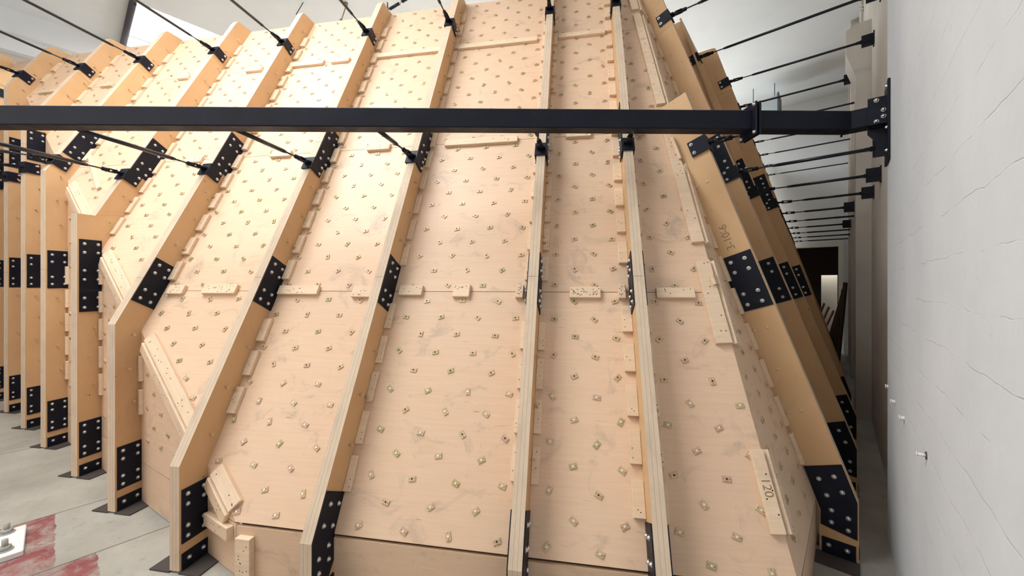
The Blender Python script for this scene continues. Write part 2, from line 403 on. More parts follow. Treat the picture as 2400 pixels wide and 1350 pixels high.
# right face
hMR = halfplane(PR, PM, 1); sMR = sideof(hMR, 5, .5); cR = cos(THR)
kM = halfplane(PKR, PK, 1); skM = sideof(kM, 5, .1)
rb = [1.2]+RTS
RN = lambda i: 'between the corner fold and the nearest right rib' if i == 0 else 'behind the %s right rib' % ORD[i]
for i in range(len(rb)-1):
    for j in range(4):
        z0, z1 = ([.305, 1.62, 2.85, 4.05, 4.775][j:j+2]); w0, w1 = z0/cR, z1/cR
        poly = clip([(rb[i], w0), (rb[i+1], w0), (rb[i+1], w1), (rb[i], w1)], *(sMR*k for k in hMR))
        ribs2 = [rb[i+1]]
        panel(PR, poly, '%s sloping plywood panel %s' % (ROWN[j] if j in (0, 3) else ROWN[j]+' lowest', RN(i)), 'sloping panels of the right face', nuts=i < 2, phase=(2.83, .56), keep=lambda x, w: all(abs(x-s) > .05 for s in ribs2), cut='dark')
    poly = clip([(rb[i], .004), (rb[i+1], .004), (rb[i+1], .300), (rb[i], .300)], *(skM*k for k in kM))
    panel(PKR, poly, 'low upright kick panel %s' % RN(i), 'kick panels along the floor', nuts=False)

for i in range(7):
    for j in range(4):
        z0, z1 = ([.305, 1.62, 2.85, 4.05, 4.775][j:j+2]); c2 = cos(THR2)
        panel(PR2, [(.93*i, z0/c2), (.93*i+.93, z0/c2), (.93*i+.93, z1/c2), (.93*i, z1/c2)], '%s sloping plywood panel %s' % (ROWN[j] if j in (0, 3) else ROWN[j]+' lowest', RN(i+3)), 'sloping panels of the right face', nuts=False)
    P2 = lambda x, w: frame(FR2 @ Vector((x, YR+DR+TNR2*.3, w)), FR2.to_3x3() @ Vector((1, 0, 0)), Vector((0, 0, 1)), FR2.to_3x3() @ Vector((0, -1, 0)))
    panel(P2, [(.93*i, .004), (.93*i+.93, .004), (.93*i+.93, .3), (.93*i, .3)], 'low upright kick panel %s' % RN(i+3), 'kick panels along the floor', nuts=False)

# ------------------------------------------------------------------ ribs
def plate(root, M0, pts, side, holes, name='splice_plate', bolts=True):
    """steel plate on the +x or -x face of a rib; pts and holes in rib (y, z)"""
    x = T3/2
    b = MB(); b.prism(pts, x if side > 0 else -x-.006, x+.006 if side > 0 else -x)
    o = obj(name, b.mesh(name, STEEL), M0, root)
    if bolts:
        for (y, z) in holes:
            R = Matrix.Rotation(rad(90*side), 4, 'Y')
            place(bpy.data.objects.new('bolt', BOLT), M0 @ T(side*(x+.006), y, z) @ R, o)
    return o
def rib(F, x, y0, tn, dh, yv, ztop, joints, label, group, sides, post_top=None, perp_top=False, mids=(), lows=(), posts=(), foot=True, cleats=None, studs=None):
    """one laminated rib; outer edge y = y0 + tn z above the hip, upright at yv below it"""
    th = math.atan(tn); c, s = cos(th), sin(th)
    hip = (yv-y0)/tn; hin = (yv+PD-(y0+dh))/tn
    D = dh*c
    M0 = F @ T(x, 0, 0); root = empty('plywood_rib', F @ T(x, yv+PD/2, 0)); tag(root, label, 'plywood rib', group)
    yo = lambda z: y0+tn*z
    inn = lambda z: (yo(z)+D*c, z-D*s)                           # inner end of a square cut that starts at outer height z
    segs = []
    cuts = sorted(joints)
    up = [z for z in cuts if z > hip+.15]; dn = [z for z in cuts if z < hip-.1]
    zp = .012; yi = yv+PD
    tall = hip > ztop-.3                                          # upright all the way
    if tall: dn, up = cuts, []
    # upright pieces
    for z in dn: segs.append([(yv, zp), (yi, zp), (yi, z-.001), (yv, z-.001)]); zp = z+.001
    first = up[0] if up else ztop
    if post_top:
        segs.append([(yv, zp), (yi, zp), (yi, hin), inn(post_top+.12), (yo(post_top+.0), post_top), (yv, post_top)])
        start = post_top; lowpt = [(yo(start+.001)+.001, start+.001), inn(start+.121)]
    else: lowpt = None
    prev = None
    ends = up+[None]
    if tall: segs.append([(yv, zp), (yi, zp), (yi, ztop), (yv+.04, ztop), (yv, ztop-.04)]); ends = []
    for k, z in enumerate(ends):
        if k == 0 and lowpt is None: bot = [(yv, hip), (yv, zp), (yi, zp), (yi, hin)]
        elif k == 0: bot = lowpt
        else: bot = [(yo(prev+.001), prev+.001), inn(prev+.001)]
        if z is not None: top = [inn(z-.001), (yo(z-.001), z-.001)]
        elif perp_top: top = [inn(ztop), (yo(ztop), ztop)]
        else: top = [(yo(ztop)+dh, ztop), (yo(ztop)+.045, ztop), (yo(ztop-.012)+.012, ztop-.006), (yo(ztop-.04), ztop-.04)]
        segs.append(bot+top); prev = z
    for sg in segs:
        b = MB(); b.prism(sg, -T3/2, T3/2, 0, 1); obj('board', b.mesh('board', PLYR, EDGE), M0, root)
    # splice plates on the slope (square ends)
    for sd in sides:
        for (za, zb) in mids:
            e = .006; o1, o2 = (yo(za)+e, za), (yo(zb)+e, zb); q1, q2 = (o1[0]+(D-.006)*c, o1[1]-(D-.006)*s), (o2[0]+(D-.006)*c, o2[1]-(D-.006)*s)
            L = (zb-za)/c; hs = []
            for f in (.11, .30, .70, .89):
                for g, df in ((.28, 0), (.72, -.0)):
                    z = za+(zb-za)*f; hs.append((yo(z)+g*D*c, z-g*D*s))
            plate(root, M0, [o1, q1, q2, o2], sd, hs)
        for (za, zb, n) in posts:
            hs = [(yv+g*PD, za+(zb-za)*f) for g in (.25, .78) for f in ((.11, .30, .70, .89) if n == 4 else (.06, .19, .445, .57, .82, .94))]
            plate(root, M0, [(yv+.012, za), (yv+PD-.012, za), (yv+PD-.012, zb), (yv+.012, zb)], sd, hs)
        for kind in lows:                                         # bent plate over the hip
            t1 = hip+.20; a, q = (yo(t1)+.004, t1), inn(t1)
            pts = [(yv+.004, .02+.16), (yv+.055, .16), (yi-.01, hin-.12), (yi-.006, hin), (q[0]-.004, q[1]+.004), a, (yv+.004, hip)]
            pts = [(yv+.004, hip-.30), (yv+.10, hip-.27), (yi-.008, hip-.18), (yi-.004, hin), (q[0]-.006, q[1]+.003), a, (yv+.004, hip)]
            if kind == 'R': pts = [(yv+.006, .14), (yi-.006, .17), (yi-.006, hin), (q[0]-.006, q[1]+.003), a, (yv+.006, hip)]
            zz = hip
            hs = [(yo(hip+.15)+.055, hip+.12), (yo(hip+.15)+.125, hip+.085), (yo(hip+.06)+.05, hip+.04), (yo(hip+.06)+.12, hip+.0), (yv+.045, hip-.10), (yv+.12, hip-.08), (yv+.045, hip-.17), (yv+.12, hip-.15)]
            plate(root, M0, pts, sd, hs)
    for sd in ((1, -1) if foot else ()):                           # foot angles on both sides
            b = MB(); x0 = T3/2
            b.box(min(sd*x0, sd*(x0+.008)), max(sd*x0, sd*(x0+.008)), yv+.012, yi-.012, .002, .10, 0)
            b.box(min(sd*x0, sd*(x0+.13)), max(sd*x0, sd*(x0+.13)), yv-.005, yi+.035, .001, .009, 1)
            fo = obj('foot_angle', b.mesh('foot_angle', STEEL, DUSTY), M0, root)
            for g in (.28, .75): place(bpy.data.objects.new('bolt', BOLT), M0 @ T(sd*(x0+.008), yv+g*PD, .062) @ Matrix.Rotation(rad(90*sd), 4, 'Y'), fo)
    # studs / plugs on the faces
    if studs:
        me, sd, zs = studs
        for k, z in enumerate(zs):
            for g in ((.45, .82) if k % 2 else (.62,)):
                if any(a-.09 < z < b_+.12 for (a, b_) in mids) or any(a-.04 < z < b_+.04 for (a, b_, n_) in posts) or (lows and abs(z-hip) < .34): continue
                if z > hip: y, zz = yo(z)+g*D*c, z-g*D*s
                else: y, zz = yv+g*PD, z
                place(bpy.data.objects.new('stud' if me is STUDM else 'screw_plug', me), M0 @ T(sd*T3/2, y, zz) @ Matrix.Rotation(rad(90*sd), 4, 'Y'), root)
    return root, hip, hin
def rib_cleats(root, P, x, w0, w1, side, meshes, width, rowphase, skip=lambda w: False):
    """blocks screwed along a rib, with gaps at the rows of tee nuts"""
    w = rowphase-.2368*20
    while w < w1:
        if w-.08 > w0 and w+.1 < w1 and not skip(w):
            o = bpy.data.objects.new('cleat_block', rnd.choice(meshes))
            place(o, P(x+side*(T3/2+width/2+.001), w+rnd.uniform(-.006, .006)) , root)
        w += .2368
RIBLAB = dict(D='plywood rib seen edge-on, right of the central edge-on rib', C='central plywood rib seen edge-on in the middle of the picture')
LEFT = ['B', 'A', 'Z', 'Y', 'X', 'W', 'V', 'U']
for k, nm in enumerate(LEFT): RIBLAB[nm] = 'slanted plywood rib, %s to the left of the central edge-on rib' % ORD[k+1]
ribs = {}
for nm, x in RIB.items():
    yv = max(YM+TN1*.35, vin(x)-PD)
    hip = (yv-YM)/TN1
    joints = [1.645, 2.82, 4.16]
    mids = [(1.485, 1.80), (2.65, 3.01)]; posts = []; lows = []
    if nm in 'DCB': lows = ['M']
    else: posts = [(.155, .455, 4)]
    if nm == 'Y': posts.append((1.366, 1.97, 6)); mids = mids[1:]; joints = [2.82, 4.16]
    elif nm in 'XWVUT': posts.append((1.556, 1.926, 4)); mids = mids[1:]; joints = [1.74, 2.82, 4.16]
    if hip > 2.5:
        mids = [] if hip > 2.95 else [(2.92, 3.25)]; joints = [1.74, 4.16] if nm == 'X' else [1.74, 3.14, 4.16]
        if nm != 'X': posts.append((2.97, 3.31, 4) if nm == 'W' else (3.05, 3.42, 4))
    st = (STUDM, 1, [.75+.24*q for q in range(17)])
    sides = (1, -1) if nm in 'CD' else (1,)
    r, h_, hi_ = rib(FM, x, YM, TN1, DM, yv, 4.78, joints, RIBLAB[nm], 'ribs of the main and left faces', sides, post_top=2.18 if nm == 'Y' else None, mids=mids, lows=lows, posts=posts, studs=st)
    ribs[nm] = r
    wl = max(.36, hi_/cT+.12)
    # nearest tee-nut column decides where the gaps are
    def ph(xx):
        f = ((xx+.147)/.1225); return 1.569+.1184 if round(f) % 2 == 0 else 1.569
    if nm in 'DCBAZYXWV':
        rib_cleats(r, PM, x, wl, 5.32, 1, STRIPS if nm in 'CBDYW' else BLOCKS, .042 if nm in 'CBDYW' else .058, ph(x+.07), skip=(lambda w: abs(w-1.755) < .1))
        rib_cleats(r, PM, x, wl, 5.32, -1, BLOCKS if nm == 'D' else STRIPS, .058 if nm == 'D' else .042, ph(x-.07), skip=(lambda w: abs(w-1.755) < .1))
    if nm in 'AZYXW':                                              # blocks beside the posts
        rib_cleats(r, PV, vx(x)+.012, .5, min(hi_-.1, 2.0), 1, STRIPS, .042, .5)
RTOPS = {0: 3.0}
for k, (F_, t, TNk) in enumerate(RALL):
    yv = YR+TNk*.35
    lab = 'slanted plywood rib beside the white wall, %s' % ('nearest of the right-hand row' if k == 0 else '%s from the front of the right-hand row' % ORD[k+1])
    ribs['R%d' % k], h_, hi_ = rib(F_, t, YR, TNk, DR, yv, 3.0 if k == 0 else 4.775, [1.66, 2.83, 4.16] if k else [1.66], lab, 'ribs of the right face', (-1,), perp_top=(k == 0),
        mids=[(1.47, 1.83)]+([(2.62, 2.98)] if k else []), lows=['R'], studs=(PLUGM, -1, [.6, .85, 1.1, 1.35, 2.0, 2.35, 2.9, 3.4, 3.9, 4.4] if k else [.6, .85, 1.1, 1.35, 2.0, 2.35]))
    if k < 2:
        rib_cleats(ribs['R%d' % k], PR, t, .45, 3.0 if k == 0 else 4.9, -1, STRIPS, .042, .62)
# pencilled numbers on the nearest right rib
def to_mesh(name, cu, m):
    tmp = bpy.data.objects.new(name+'_tmp', cu); C.objects.link(tmp); dg = bpy.context.evaluated_depsgraph_get(); dg.update()
    me = bpy.data.meshes.new_from_object(tmp.evaluated_get(dg)); me.name = name; bpy.data.objects.remove(tmp); bpy.data.curves.remove(cu)
    me.materials.clear(); me.materials.append(m)
    return bpy.data.objects.new(name, me)
def writing(name, body, size, M, parent):
    cu = bpy.data.curves.new(name, 'FONT'); cu.body = body; cu.size = size; cu.align_x = 'CENTER'; cu.align_y = 'CENTER'; cu.extrude = .0002
    return place(to_mesh(name, cu, INK), M, parent)

bd = [c for c in ribs['R0'].children if c.name.startswith('board')][-1]
xf = RTS[0]-T3/2-.0004; nf = FR.to_3x3() @ Vector((1, 0, 0)); pw = FR.inverted() @ hit(1704, 556, FR @ Vector((xf, 0, 0)), nf)
writing('pencil_number', '3-10-6', .07, FR @ frame(pw, (0, sin(THR), cos(THR)), (0, cos(THR), -sin(THR)), (-1, 0, 0)), bd)

# ------------------------------------------------------------------ battens (things screwed over the joints)
def batten(P, x0, x1, w0, w1, t, label, group='battens over the panel joints', holes=6, h0=0, ang=0):
    cx, cw = (x0+x1)/2, (w0+w1)/2; a, b_ = (x1-x0)/2, (w1-w0)/2
    b = MB(); b.box(-a, a, -b_, b_, 0, t, 0, .002)
    for i in range(holes): b.disc((rnd.uniform(-.9, .9)*a, rnd.uniform(-.7, .7)*b_, t+.0003), (0, 0, 1), .0035, 7, 1)
    o = obj('wooden_batten', b.mesh('wooden_batten', BAT, HOLE), P(cx, cw) @ T(0, 0, h0) @ Matrix.Rotation(ang, 4, 'Z')); tag(o, label, 'wooden batten', group); return o
wz = lambda z: z/cT
def mb(x0, x1, z, label, hgt=.07, t=.028, holes=8): return batten(PM, x0, x1, wz(z)-hgt/2, wz(z)+hgt/2, t, label, holes=holes)
s2 = T3/2+.004
B3 = 'pale batten on the %s joint %s'
mb(RIB['C']+s2+.045, RIB['D']-s2-.06, 4.025, 'full-width batten on the upper joint between the two edge-on ribs')
mb(-1.215, -.40, 4.02, 'long batten on the upper joint in first bay left of central rib')
mb(-2.15, RIB['B']-s2-.044, 4.02, 'long batten on the upper joint in second bay left of central rib')
mb(-3.13, -2.745, 4.02, 'longer of two upper joint battens in third bay left of central rib')
mb(-2.65, -2.44, 4.02, 'shorter of two upper joint battens in third bay left of central rib')
mb(-3.72, -3.52, 4.02, 'short batten on the upper joint in fourth bay left of central rib')
mb(-4.64, -4.50, 4.02, 'short batten on the upper joint in fifth bay left of central rib')
mb(-5.77, -5.60, 4.03, 'short batten on the upper joint in sixth bay left of central rib')
mb(-6.75, -6.45, 4.03, 'short batten on the upper joint in seventh bay left of central rib')
mb(-1.12, -.495, 2.79, 'long batten just below the beam in first bay left of central rib')
mb(-.10, .10, 2.80, 'short batten just below the beam between the two edge-on ribs')
mb(-1.84, -1.63, 2.795, 'short batten just below the beam in second bay left of central rib')
mb(-2.81, -2.605, 2.79, 'short batten just below the beam in third bay left of central rib')
mb(-3.745, -3.565, 2.785, 'short batten below the beam in fourth bay left of central rib')
mb(-3.115, -2.97, 1.545, 'short drilled batten on middle joint in third bay left of central rib', hgt=.075, holes=10)
mb(-2.80, -2.51, 1.55, 'long drilled batten on middle joint in third bay left of central rib', hgt=.075, holes=18)
mb(-2.15, -1.83, 1.545, 'longer of two middle joint battens in second bay left of central rib', holes=9)
mb(-1.56, RIB['B']-s2-.044, 1.535, 'shorter of two middle joint battens in second bay left of central rib', hgt=.085)
mb(RIB['B']+s2+.044, -1.045, 1.545, 'long batten on middle joint, right of first rib left of centre', hgt=.075, holes=4)
mb(-.825, -.712, 1.545, 'small square batten on middle joint in first bay left of central rib', hgt=.095)
mb(-.40, RIB['C']-s2-.043, 1.54, 'narrow grey batten on middle joint beside the central rib', hgt=.095, t=.034)
mb(-.055, .137, 1.535, 'stained batten with many holes between the two edge-on ribs', hgt=.075, holes=30)
mb(.245, RIB['D']-s2-.025, 1.54, 'small block batten on middle joint touching the right edge-on rib', hgt=.095, t=.034)
mb(.47, .69, 1.535, 'plain batten on middle joint right of the right edge-on rib', hgt=.068, holes=6)
mb(.45, .51, 2.78, 'small batten under the beam right of the right edge-on rib', hgt=.06, holes=1)
# L-shaped battens along the corner fold between main and right face
def fold_x(z):                                                  # x on the main face where the right face meets it
    w = z/cT; return -(hR[1]*w+hR[2])/hR[0]
def fold_t(z):
    w = z/cR; return -(hMR[1]*w+hMR[2])/hMR[0]
def fold_batten(za, zb, wd, label):
    root = empty('corner_batten', PM(fold_x((za+zb)/2), wz((za+zb)/2))); tag(root, label, 'wooden batten', 'L-shaped battens along the corner fold')
    for P, fx, cc, sg in ((PM, fold_x, cT, -1), (PR, fold_t, cR, 1)):
        p, q = Vector((fx(za), za/cc)), Vector((fx(zb), zb/cc)); d = q-p; ang = math.atan2(d.y, d.x)-math.pi/2
        L = d.length; cx, cw = (p+q)/2; n = Vector((cos(ang), sin(ang)))
        ofs = sg*(wd/2+.003); b = MB(); b.box(-wd/2, wd/2, -L/2, L/2, 0, .028, 0, .002)
        for i in range(int(L*14)): b.disc((rnd.uniform(-.35, .35)*wd, rnd.uniform(-.48, .48)*L, .0283), (0, 0, 1), .004, 7, 1)
        obj('cleat', b.mesh('cleat', BAT, HOLE), P(cx, cw) @ Matrix.Rotation(ang, 4, 'Z') @ T(ofs, 0, 0), root)
    return root
fb = [fold_batten(4.30, 4.76, .07, 'topmost corner batten along the fold, cut off by the picture edge'),
fold_batten(3.05, 4.22, .07, 'long corner batten along the fold above the beam'),
fold_batten(1.86, 2.80, .075, 'long corner batten along the fold just below the beam'),
fold_batten(1.26, 1.74, .085, 'wide corner batten full of screw holes at mid-height on the fold'),
fold_batten(.47, .78, .06, 'lowest corner batten on the fold, marked with a pencilled number')]
c0 = [c for c in fb[4].children][0]
writing('pencil_number', '120', .055, WM[c0.name] @ T(0, .01, .0287) @ Matrix.Rotation(rad(-90), 4, 'Z'), c0)
batten(PR, 2.52, 2.60, 1.62/cR-.03, 1.62/cR+.03, .022, 'small block on the right face beside the steel plate of nearest right rib', holes=2)
# crease between left upright face and main face: bevelled pairs
def crease_z(x): return -(hV[0]*x+hV[2])/hV[1]*cT
def crease_batten(xa, xb, wd, label):
    root = empty('corner_batten', PM((xa+xb)/2, wz(crease_z((xa+xb)/2)))); tag(root, label, 'wooden batten', 'battens along the crease of the left face')
    for P, f, sg in ((PM, lambda x: (x, wz(crease_z(x))), 1), (PV, lambda x: (vx(x), crease_z(x)), -1)):
        p, q = Vector(f(xa)), Vector(f(xb)); d = q-p; ang = math.atan2(d.y, d.x)
        L = d.length; c_ = (p+q)/2
        b = MB(); b.box(-L/2, L/2, -wd/2, wd/2, 0, .026, 0, .003)
        for i in range(int(L*16)): b.disc((rnd.uniform(-.48, .48)*L, rnd.uniform(-.3, .3)*wd, .0263), (0, 0, 1), .004, 7, 1)
        a2 = ang if abs(ang) < math.pi/2 else ang+math.pi
        obj('cleat', b.mesh('cleat', BAT, HOLE), P(*c_) @ Matrix.Rotation(a2, 4, 'Z') @ T(0, (wd/2+.004)*sg, 0), root)
crease_batten(-2.11, -1.90, .08, 'short thick slanted corner batten right of the nearest left post')
crease_batten(-3.08, -2.36, .075, 'long white-edged diagonal batten between the second and third left ribs')
crease_batten(-3.98, -3.42, .075, 'diagonal corner batten with a white edge between third and fourth left ribs')
crease_batten(-5.0, -4.3, .075, 'diagonal corner batten between the fourth and fifth left ribs')
batten(PV, vx(-2.13), vx(xc)-.03, .20, .27, .035, 'level batten low on the left face beside the nearest left post', holes=6)
batten(PK, xc+.025, xc+.115, .02, .235, .035, 'upright batten at the low corner right of the nearest left post', holes=9)

# ------------------------------------------------------------------ tie rods
def bracket_mesh(th):
    """bracket around a rib edge: origin on the outer edge, local y inwards square to the edge, z up along it"""
    x = T3/2+.007; b = MB()
    for s in (-1, 1): b.box(min(s*x, s*(x+.007)), max(s*x, s*(x+.007)), -.004, .115, -.058, .058, 0)
    b.box(-x-.007, x+.007, -.011, -.003, -.066, .058, 0, .0015)
    return b.mesh('bracket', STEEL)
def rod_parts(root, A, B, wall_n=None, r=.0135):
    """clevis, thread, rod and far bracket between two world points"""
    d = (B-A); L = d.length; q = d.to_track_quat('Z', 'X').to_matrix().to_4x4(); M = T(*A) @ q
    b = MB(); b.box(-.006, .006, -.032, .032, -.005, .03); b.box(-.006, .006, -.02, .02, .03, .062); obj('lug', b.mesh('lug', STEEL), M, root)
    b = MB()
    for s in (-1, 1): b.box(min(s*.008, s*.015), max(s*.008, s*.015), -.016, .016, .04, .105)
    b.tube((0, 0, .10), (0, 0, .145), .017, 12); c = obj('clevis', b.mesh('clevis', STEEL), M, root)
    place(bpy.data.objects.new('bolt', BOLT), M @ T(.016, 0, .052) @ Matrix.Rotation(rad(90), 4, 'Y'), c)
    b = MB(); b.tube((0, 0, .14), (0, 0, .26), .0065, 8); obj('threaded_end', b.mesh('threaded_end', ROD), M, root)
    e = L-(.12 if wall_n is not None else .0)
    b = MB(); b.tube((0, 0, .25), (0, 0, .29), r*.8, 12, 0, r); b.tube((0, 0, .29), (0, 0, e), r, 14); obj('rod', b.mesh('rod', ROD), M, root)
    if wall_n is not None:
        b = MB()
        for s in (-1, 1): b.box(-.016, .016, min(s*.006, s*.013), max(s*.006, s*.013), e, L-.03)
        b.box(-.012, .012, -.013, .013, e-.03, e+.03); obj('wall_clevis', b.mesh('wall_clevis', STEEL), M, root)
        W = T(*B) @ (-wall_n).to_track_quat('Z', 'Y').to_matrix().to_4x4()
        b = MB(); b.box(-.05, .05, -.07, .07, -.0, .010, 0); b.box(-.007, .007, -.065, .065, .01, .105, 0)
        k = obj('wall_bracket', b.mesh('wall_bracket', STEEL), W, root)
        place(bpy.data.objects.new('bolt', BOLT), W @ T(-.007, .0, .06) @ Matrix.Rotation(rad(-90), 4, 'Y'), k)
def bracket(root, F, x, y0, tn, z, bolts=1):
    th = math.atan(tn); M = F @ T(x, y0+tn*z, z) @ Matrix.Rotation(-th, 4, 'X')
    o = obj('bracket', bracket_mesh(th), M, root)
    for sd in ((1, -1)):
        for zz in (-.033, .033): place(bpy.data.objects.new('bolt', BOLT), M @ T(sd*(T3/2+.014), .093, zz) @ Matrix.Rotation(rad(90*sd), 4, 'Y'), o)
    return M @ Vector((0, -.011, 0))
NEARL, RECL = .241, .300
BEAM_Y = lambda X: 2.505+.0145*X                               # axis of the beam (turned by less than a degree)
BEAM_Z, BH, BD = 2.655, .122, .10
REAR = -3.2
LWALL = -10.4
nameM = lambda nm: {'D': 'the right edge-on rib', 'C': 'the central edge-on rib'}.get(nm) or '%s rib left of the central one' % ('the '+ORD[LEFT.index(nm)+1])
for nm, x in RIB.items():
    if nm == 'T': continue
    for hi in (1, 0):
        z = 4.255 if hi else {'X': 2.83, 'W': 2.90, 'V': 2.95, 'U': 2.98}.get(nm, 2.60)
        hip = (max(YM+TN1*.35, vin(x)-PD)-YM)/TN1
        root = empty('tie_rod', FM @ T(x, YM+TN1*z, z))
        if hip > z+.05:                                         # still on the upright post
            yv = vin(x)-PD; A = bracket(root, FM, x, yv, 0.0001, z-.02)
        else: A = bracket(root, FM, x, YM, TN1, z)
        d = FM.to_3x3() @ Vector((0, -1, 0))
        if hi:
            k = (REAR-A.dot(WR))/d.dot(WR); k2 = (NEARL-A.dot(WN))/d.dot(WN); nrm = -WR
            if 0 < k2 < k: k, nrm = k2, WN
            rod_parts(root, A, A+d*k, nrm)
            tag(root, 'long black tie rod from the top of %s' % nameM(nm), 'tie rod', 'upper tie rods over the viewer')
        else:
            # meet the back of the beam
            k = 0; P = A.copy()
            while P.y > BEAM_Y(P.x)+BD/2 and k < 8: P += d*.005; k += .005
            P.z = min(P.z, BEAM_Z+.02)
            rod_parts(root, A, P, None, .015)
            tag(root, 'black tie rod from %s to the beam' % nameM(nm), 'tie rod', 'tie rods between ribs and beam')
NEARL, RECL = .241, .300
NIB = 3.45
PIL = [(6.2, 6.7), (8.6, 9.0), (10.5, 10.9)]
PILL = .16
def wall_l(t):
    for a, b in PIL:
        if a-.06 <= t <= b+.06: return PILL
    return NEARL if t < NIB else RECL
for k, (F_, t, TNk) in enumerate(RALL):
    for hi in (1, 0):
        if hi and k == 0: continue
        z = 4.27 if hi else 2.60
        root = empty('tie_rod', F_ @ T(t, YR+TNk*z, z)); A = bracket(root, F_, t, YR, TNk, z)
        d = F_.to_3x3() @ Vector((0, -1, 0)) if k < 3 else WN.copy()
        if k == 0:
            P = A.copy()
            while P.y > BEAM_Y(P.x)+BD/2+.01: P += d*.005
            rod_parts(root, A, P, None, .015); tag(root, 'short black tie rod from the nearest right rib to the beam', 'tie rod', 'tie rods between ribs and beam'); continue
        l0 = A.dot(WN); tt = A.dot(WR); tt2 = tt+(RECL-l0)*d.dot(WR)/d.dot(WN); L = wall_l(tt2)
        Bp = A+d*((L-l0)/d.dot(WN)); rod_parts(root, A, Bp, WN, .0135)
        tag(root, 'black tie rod to the right wall, %s, from the %s right rib' % ('upper row' if hi else 'lower row', ORD[k+1]), 'tie rod', 'tie rods to the right wall')

# ------------------------------------------------------------------ beam
XB = 2.214
def beam():
    root = empty('steel_beam', T(0, BEAM_Y(0), BEAM_Z)); tag(root, 'long black square steel beam crossing the picture in front of the ribs', 'steel beam')
    xl = -11.0; ang = math.atan(.0145)
    M = T(0, BEAM_Y(0), BEAM_Z) @ Matrix.Rotation(ang, 4, 'Z')
    b = MB(); b.box(xl, XB-.02, -BD/2, BD/2, -BH/2, BH/2, 0, .006); obj('tube', b.mesh('tube', STEEL), M, root)
    # bolted joint
    xj = 1.56
    for dx in (-.012, .012):
        b = MB(); Mj = M @ T(xj+dx, 0, 0) @ Matrix.Rotation(rad(0), 4, 'X')
        b.box(-.006, .006, -.085, .085, -.105, .105, 0, .002); f = obj('joint_plate', b.mesh('joint_plate', STEEL), Mj, root)
        if dx > 0: continue
        for yy in (-.068, .068):
            for zz in (-.088, .088): place(bpy.data.objects.new('bolt', BOLT), Mj @ T(-.006, yy, zz) @ Matrix.Rotation(rad(-90), 4, 'Y'), f)
    # stub square to the wall
    P0 = Vector((XB-.01, BEAM_Y(XB), BEAM_Z)); l0 = P0.dot(WN); Ls = NEARL-l0
    S = frame(P0, WN, WR, (0, 0, 1))
    b = MB(); b.box(-.03, Ls-.012, -BD/2, BD/2, -BH/2, BH/2, 0, .006); b.box(-.036, -.024, -BD/2-.008, BD/2+.008, -BH/2-.008, BH/2+.008); obj('end_stub', b.mesh('end_stub', STEEL), S, root)
    b = MB(); b.box(Ls-.013, Ls-.001, -.11, .11, -.30, .19, 0, .003); w = obj('wall_plate', b.mesh('wall_plate', STEEL), S, root)
    b = MB(); b.box(Ls-.10, Ls-.01, -BD/2-.009, -BD/2-.001, -BH/2-.02, BH/2+.045, 0); b.box(Ls-.10, Ls-.013, -.095, -.0, -BH/2-.012, -BH/2-.002)
    g = obj('cleat_angle', b.mesh('cleat_angle', STEEL), S, root)
    b = MB(); b.prism([(-.04, -.08), (.06, -.08), (.06, -.085), (.06, -.28), (-.04, -.28)], 0, .01)
    b.bm.free()
    b = MB(); pts = [(Ls-.10, -BH/2-.013), (Ls-.013, -BH/2-.013), (Ls-.013, -.26), (Ls-.07, -.26), (Ls-.055, -.17), (Ls-.10, -.11)]
    Mx = S @ frame((0, -.03, 0), (0, 1, 0), (1, 0, 0), (0, 0, 1))
    b.prism(pts, -.006, .006); obj('gusset', b.mesh('gusset', STEEL), Mx, root)
    for (xx, zz) in ((Ls-.06, BH/2+.025), (Ls-.06, -.045), (Ls-.028, .02), (Ls-.028, -.02)):
        place(bpy.data.objects.new('bolt', BOLT), S @ T(xx, -BD/2-.009, zz) @ Matrix.Rotation(rad(90), 4, 'X'), g)
    for (yy, zz) in ((-.085, .15), (-.085, -.10), (-.085, -.24)):
        place(bpy.data.objects.new('bolt', BOLT), S @ T(Ls-.013, yy, zz) @ Matrix.Rotation(rad(-90), 4, 'Y'), w)
beam()

# ------------------------------------------------------------------ room
TEND, CZ = 11.7, 6.0
def struct(name, b, M, *m):
    o = obj(name, b.mesh(name, *m), M); o['kind'] = 'structure'; return o
b = MB(); b.box(LWALL-.3, 1.2, REAR-.3, 16, -.2, 0); struct('floor', b, FW, FLOOR)
SKYL = [(-10.05, -8.38, .82, 3.6, 6), (-5.3, -2.1, -2.5, 1.0, 14.5), (-6.2, -3.2, 6.4, 9.4, 14)]  # third skylight is unseen, assumed behind the wall to brighten the ceiling
def ceiling():
    xs = sorted({LWALL-.3, 1.2, *[v for s in SKYL for v in s[:2]]}); ys = sorted({REAR-.3, 16, *[v for s in SKYL for v in s[2:4]]})
    b = MB()
    for i in range(len(xs)-1):
        for j in range(len(ys)-1):
            cx, cy = (xs[i]+xs[i+1])/2, (ys[j]+ys[j+1])/2
            if any(s[0] < cx < s[1] and s[2] < cy < s[3] for s in SKYL): continue
            b.box(xs[i], xs[i+1], ys[j], ys[j+1], CZ, CZ+.3)
    struct('ceiling', b, FW, CEIL)
ceiling()
for k, s in enumerate(SKYL):
    b = MB(); b.box(s[0], s[1], s[2], s[3], CZ+.26, CZ+.28, 0)
    o = struct('window_%d' % (k+1), b, FW, emit('daylit skylight glazing', (.93, .97, 1.0), s[4]))
    b = MB()
    for (x0, x1, y0, y1) in ((s[0], s[0]+.05, s[2], s[3]), (s[1]-.05, s[1], s[2], s[3]), (s[0], s[1], s[2], s[2]+.05), (s[0], s[1], s[3]-.05, s[3])): b.box(x0, x1, y0, y1, CZ+.2, CZ+.26)
    obj('window_frame', b.mesh('window_frame', WHITE), FW, o)
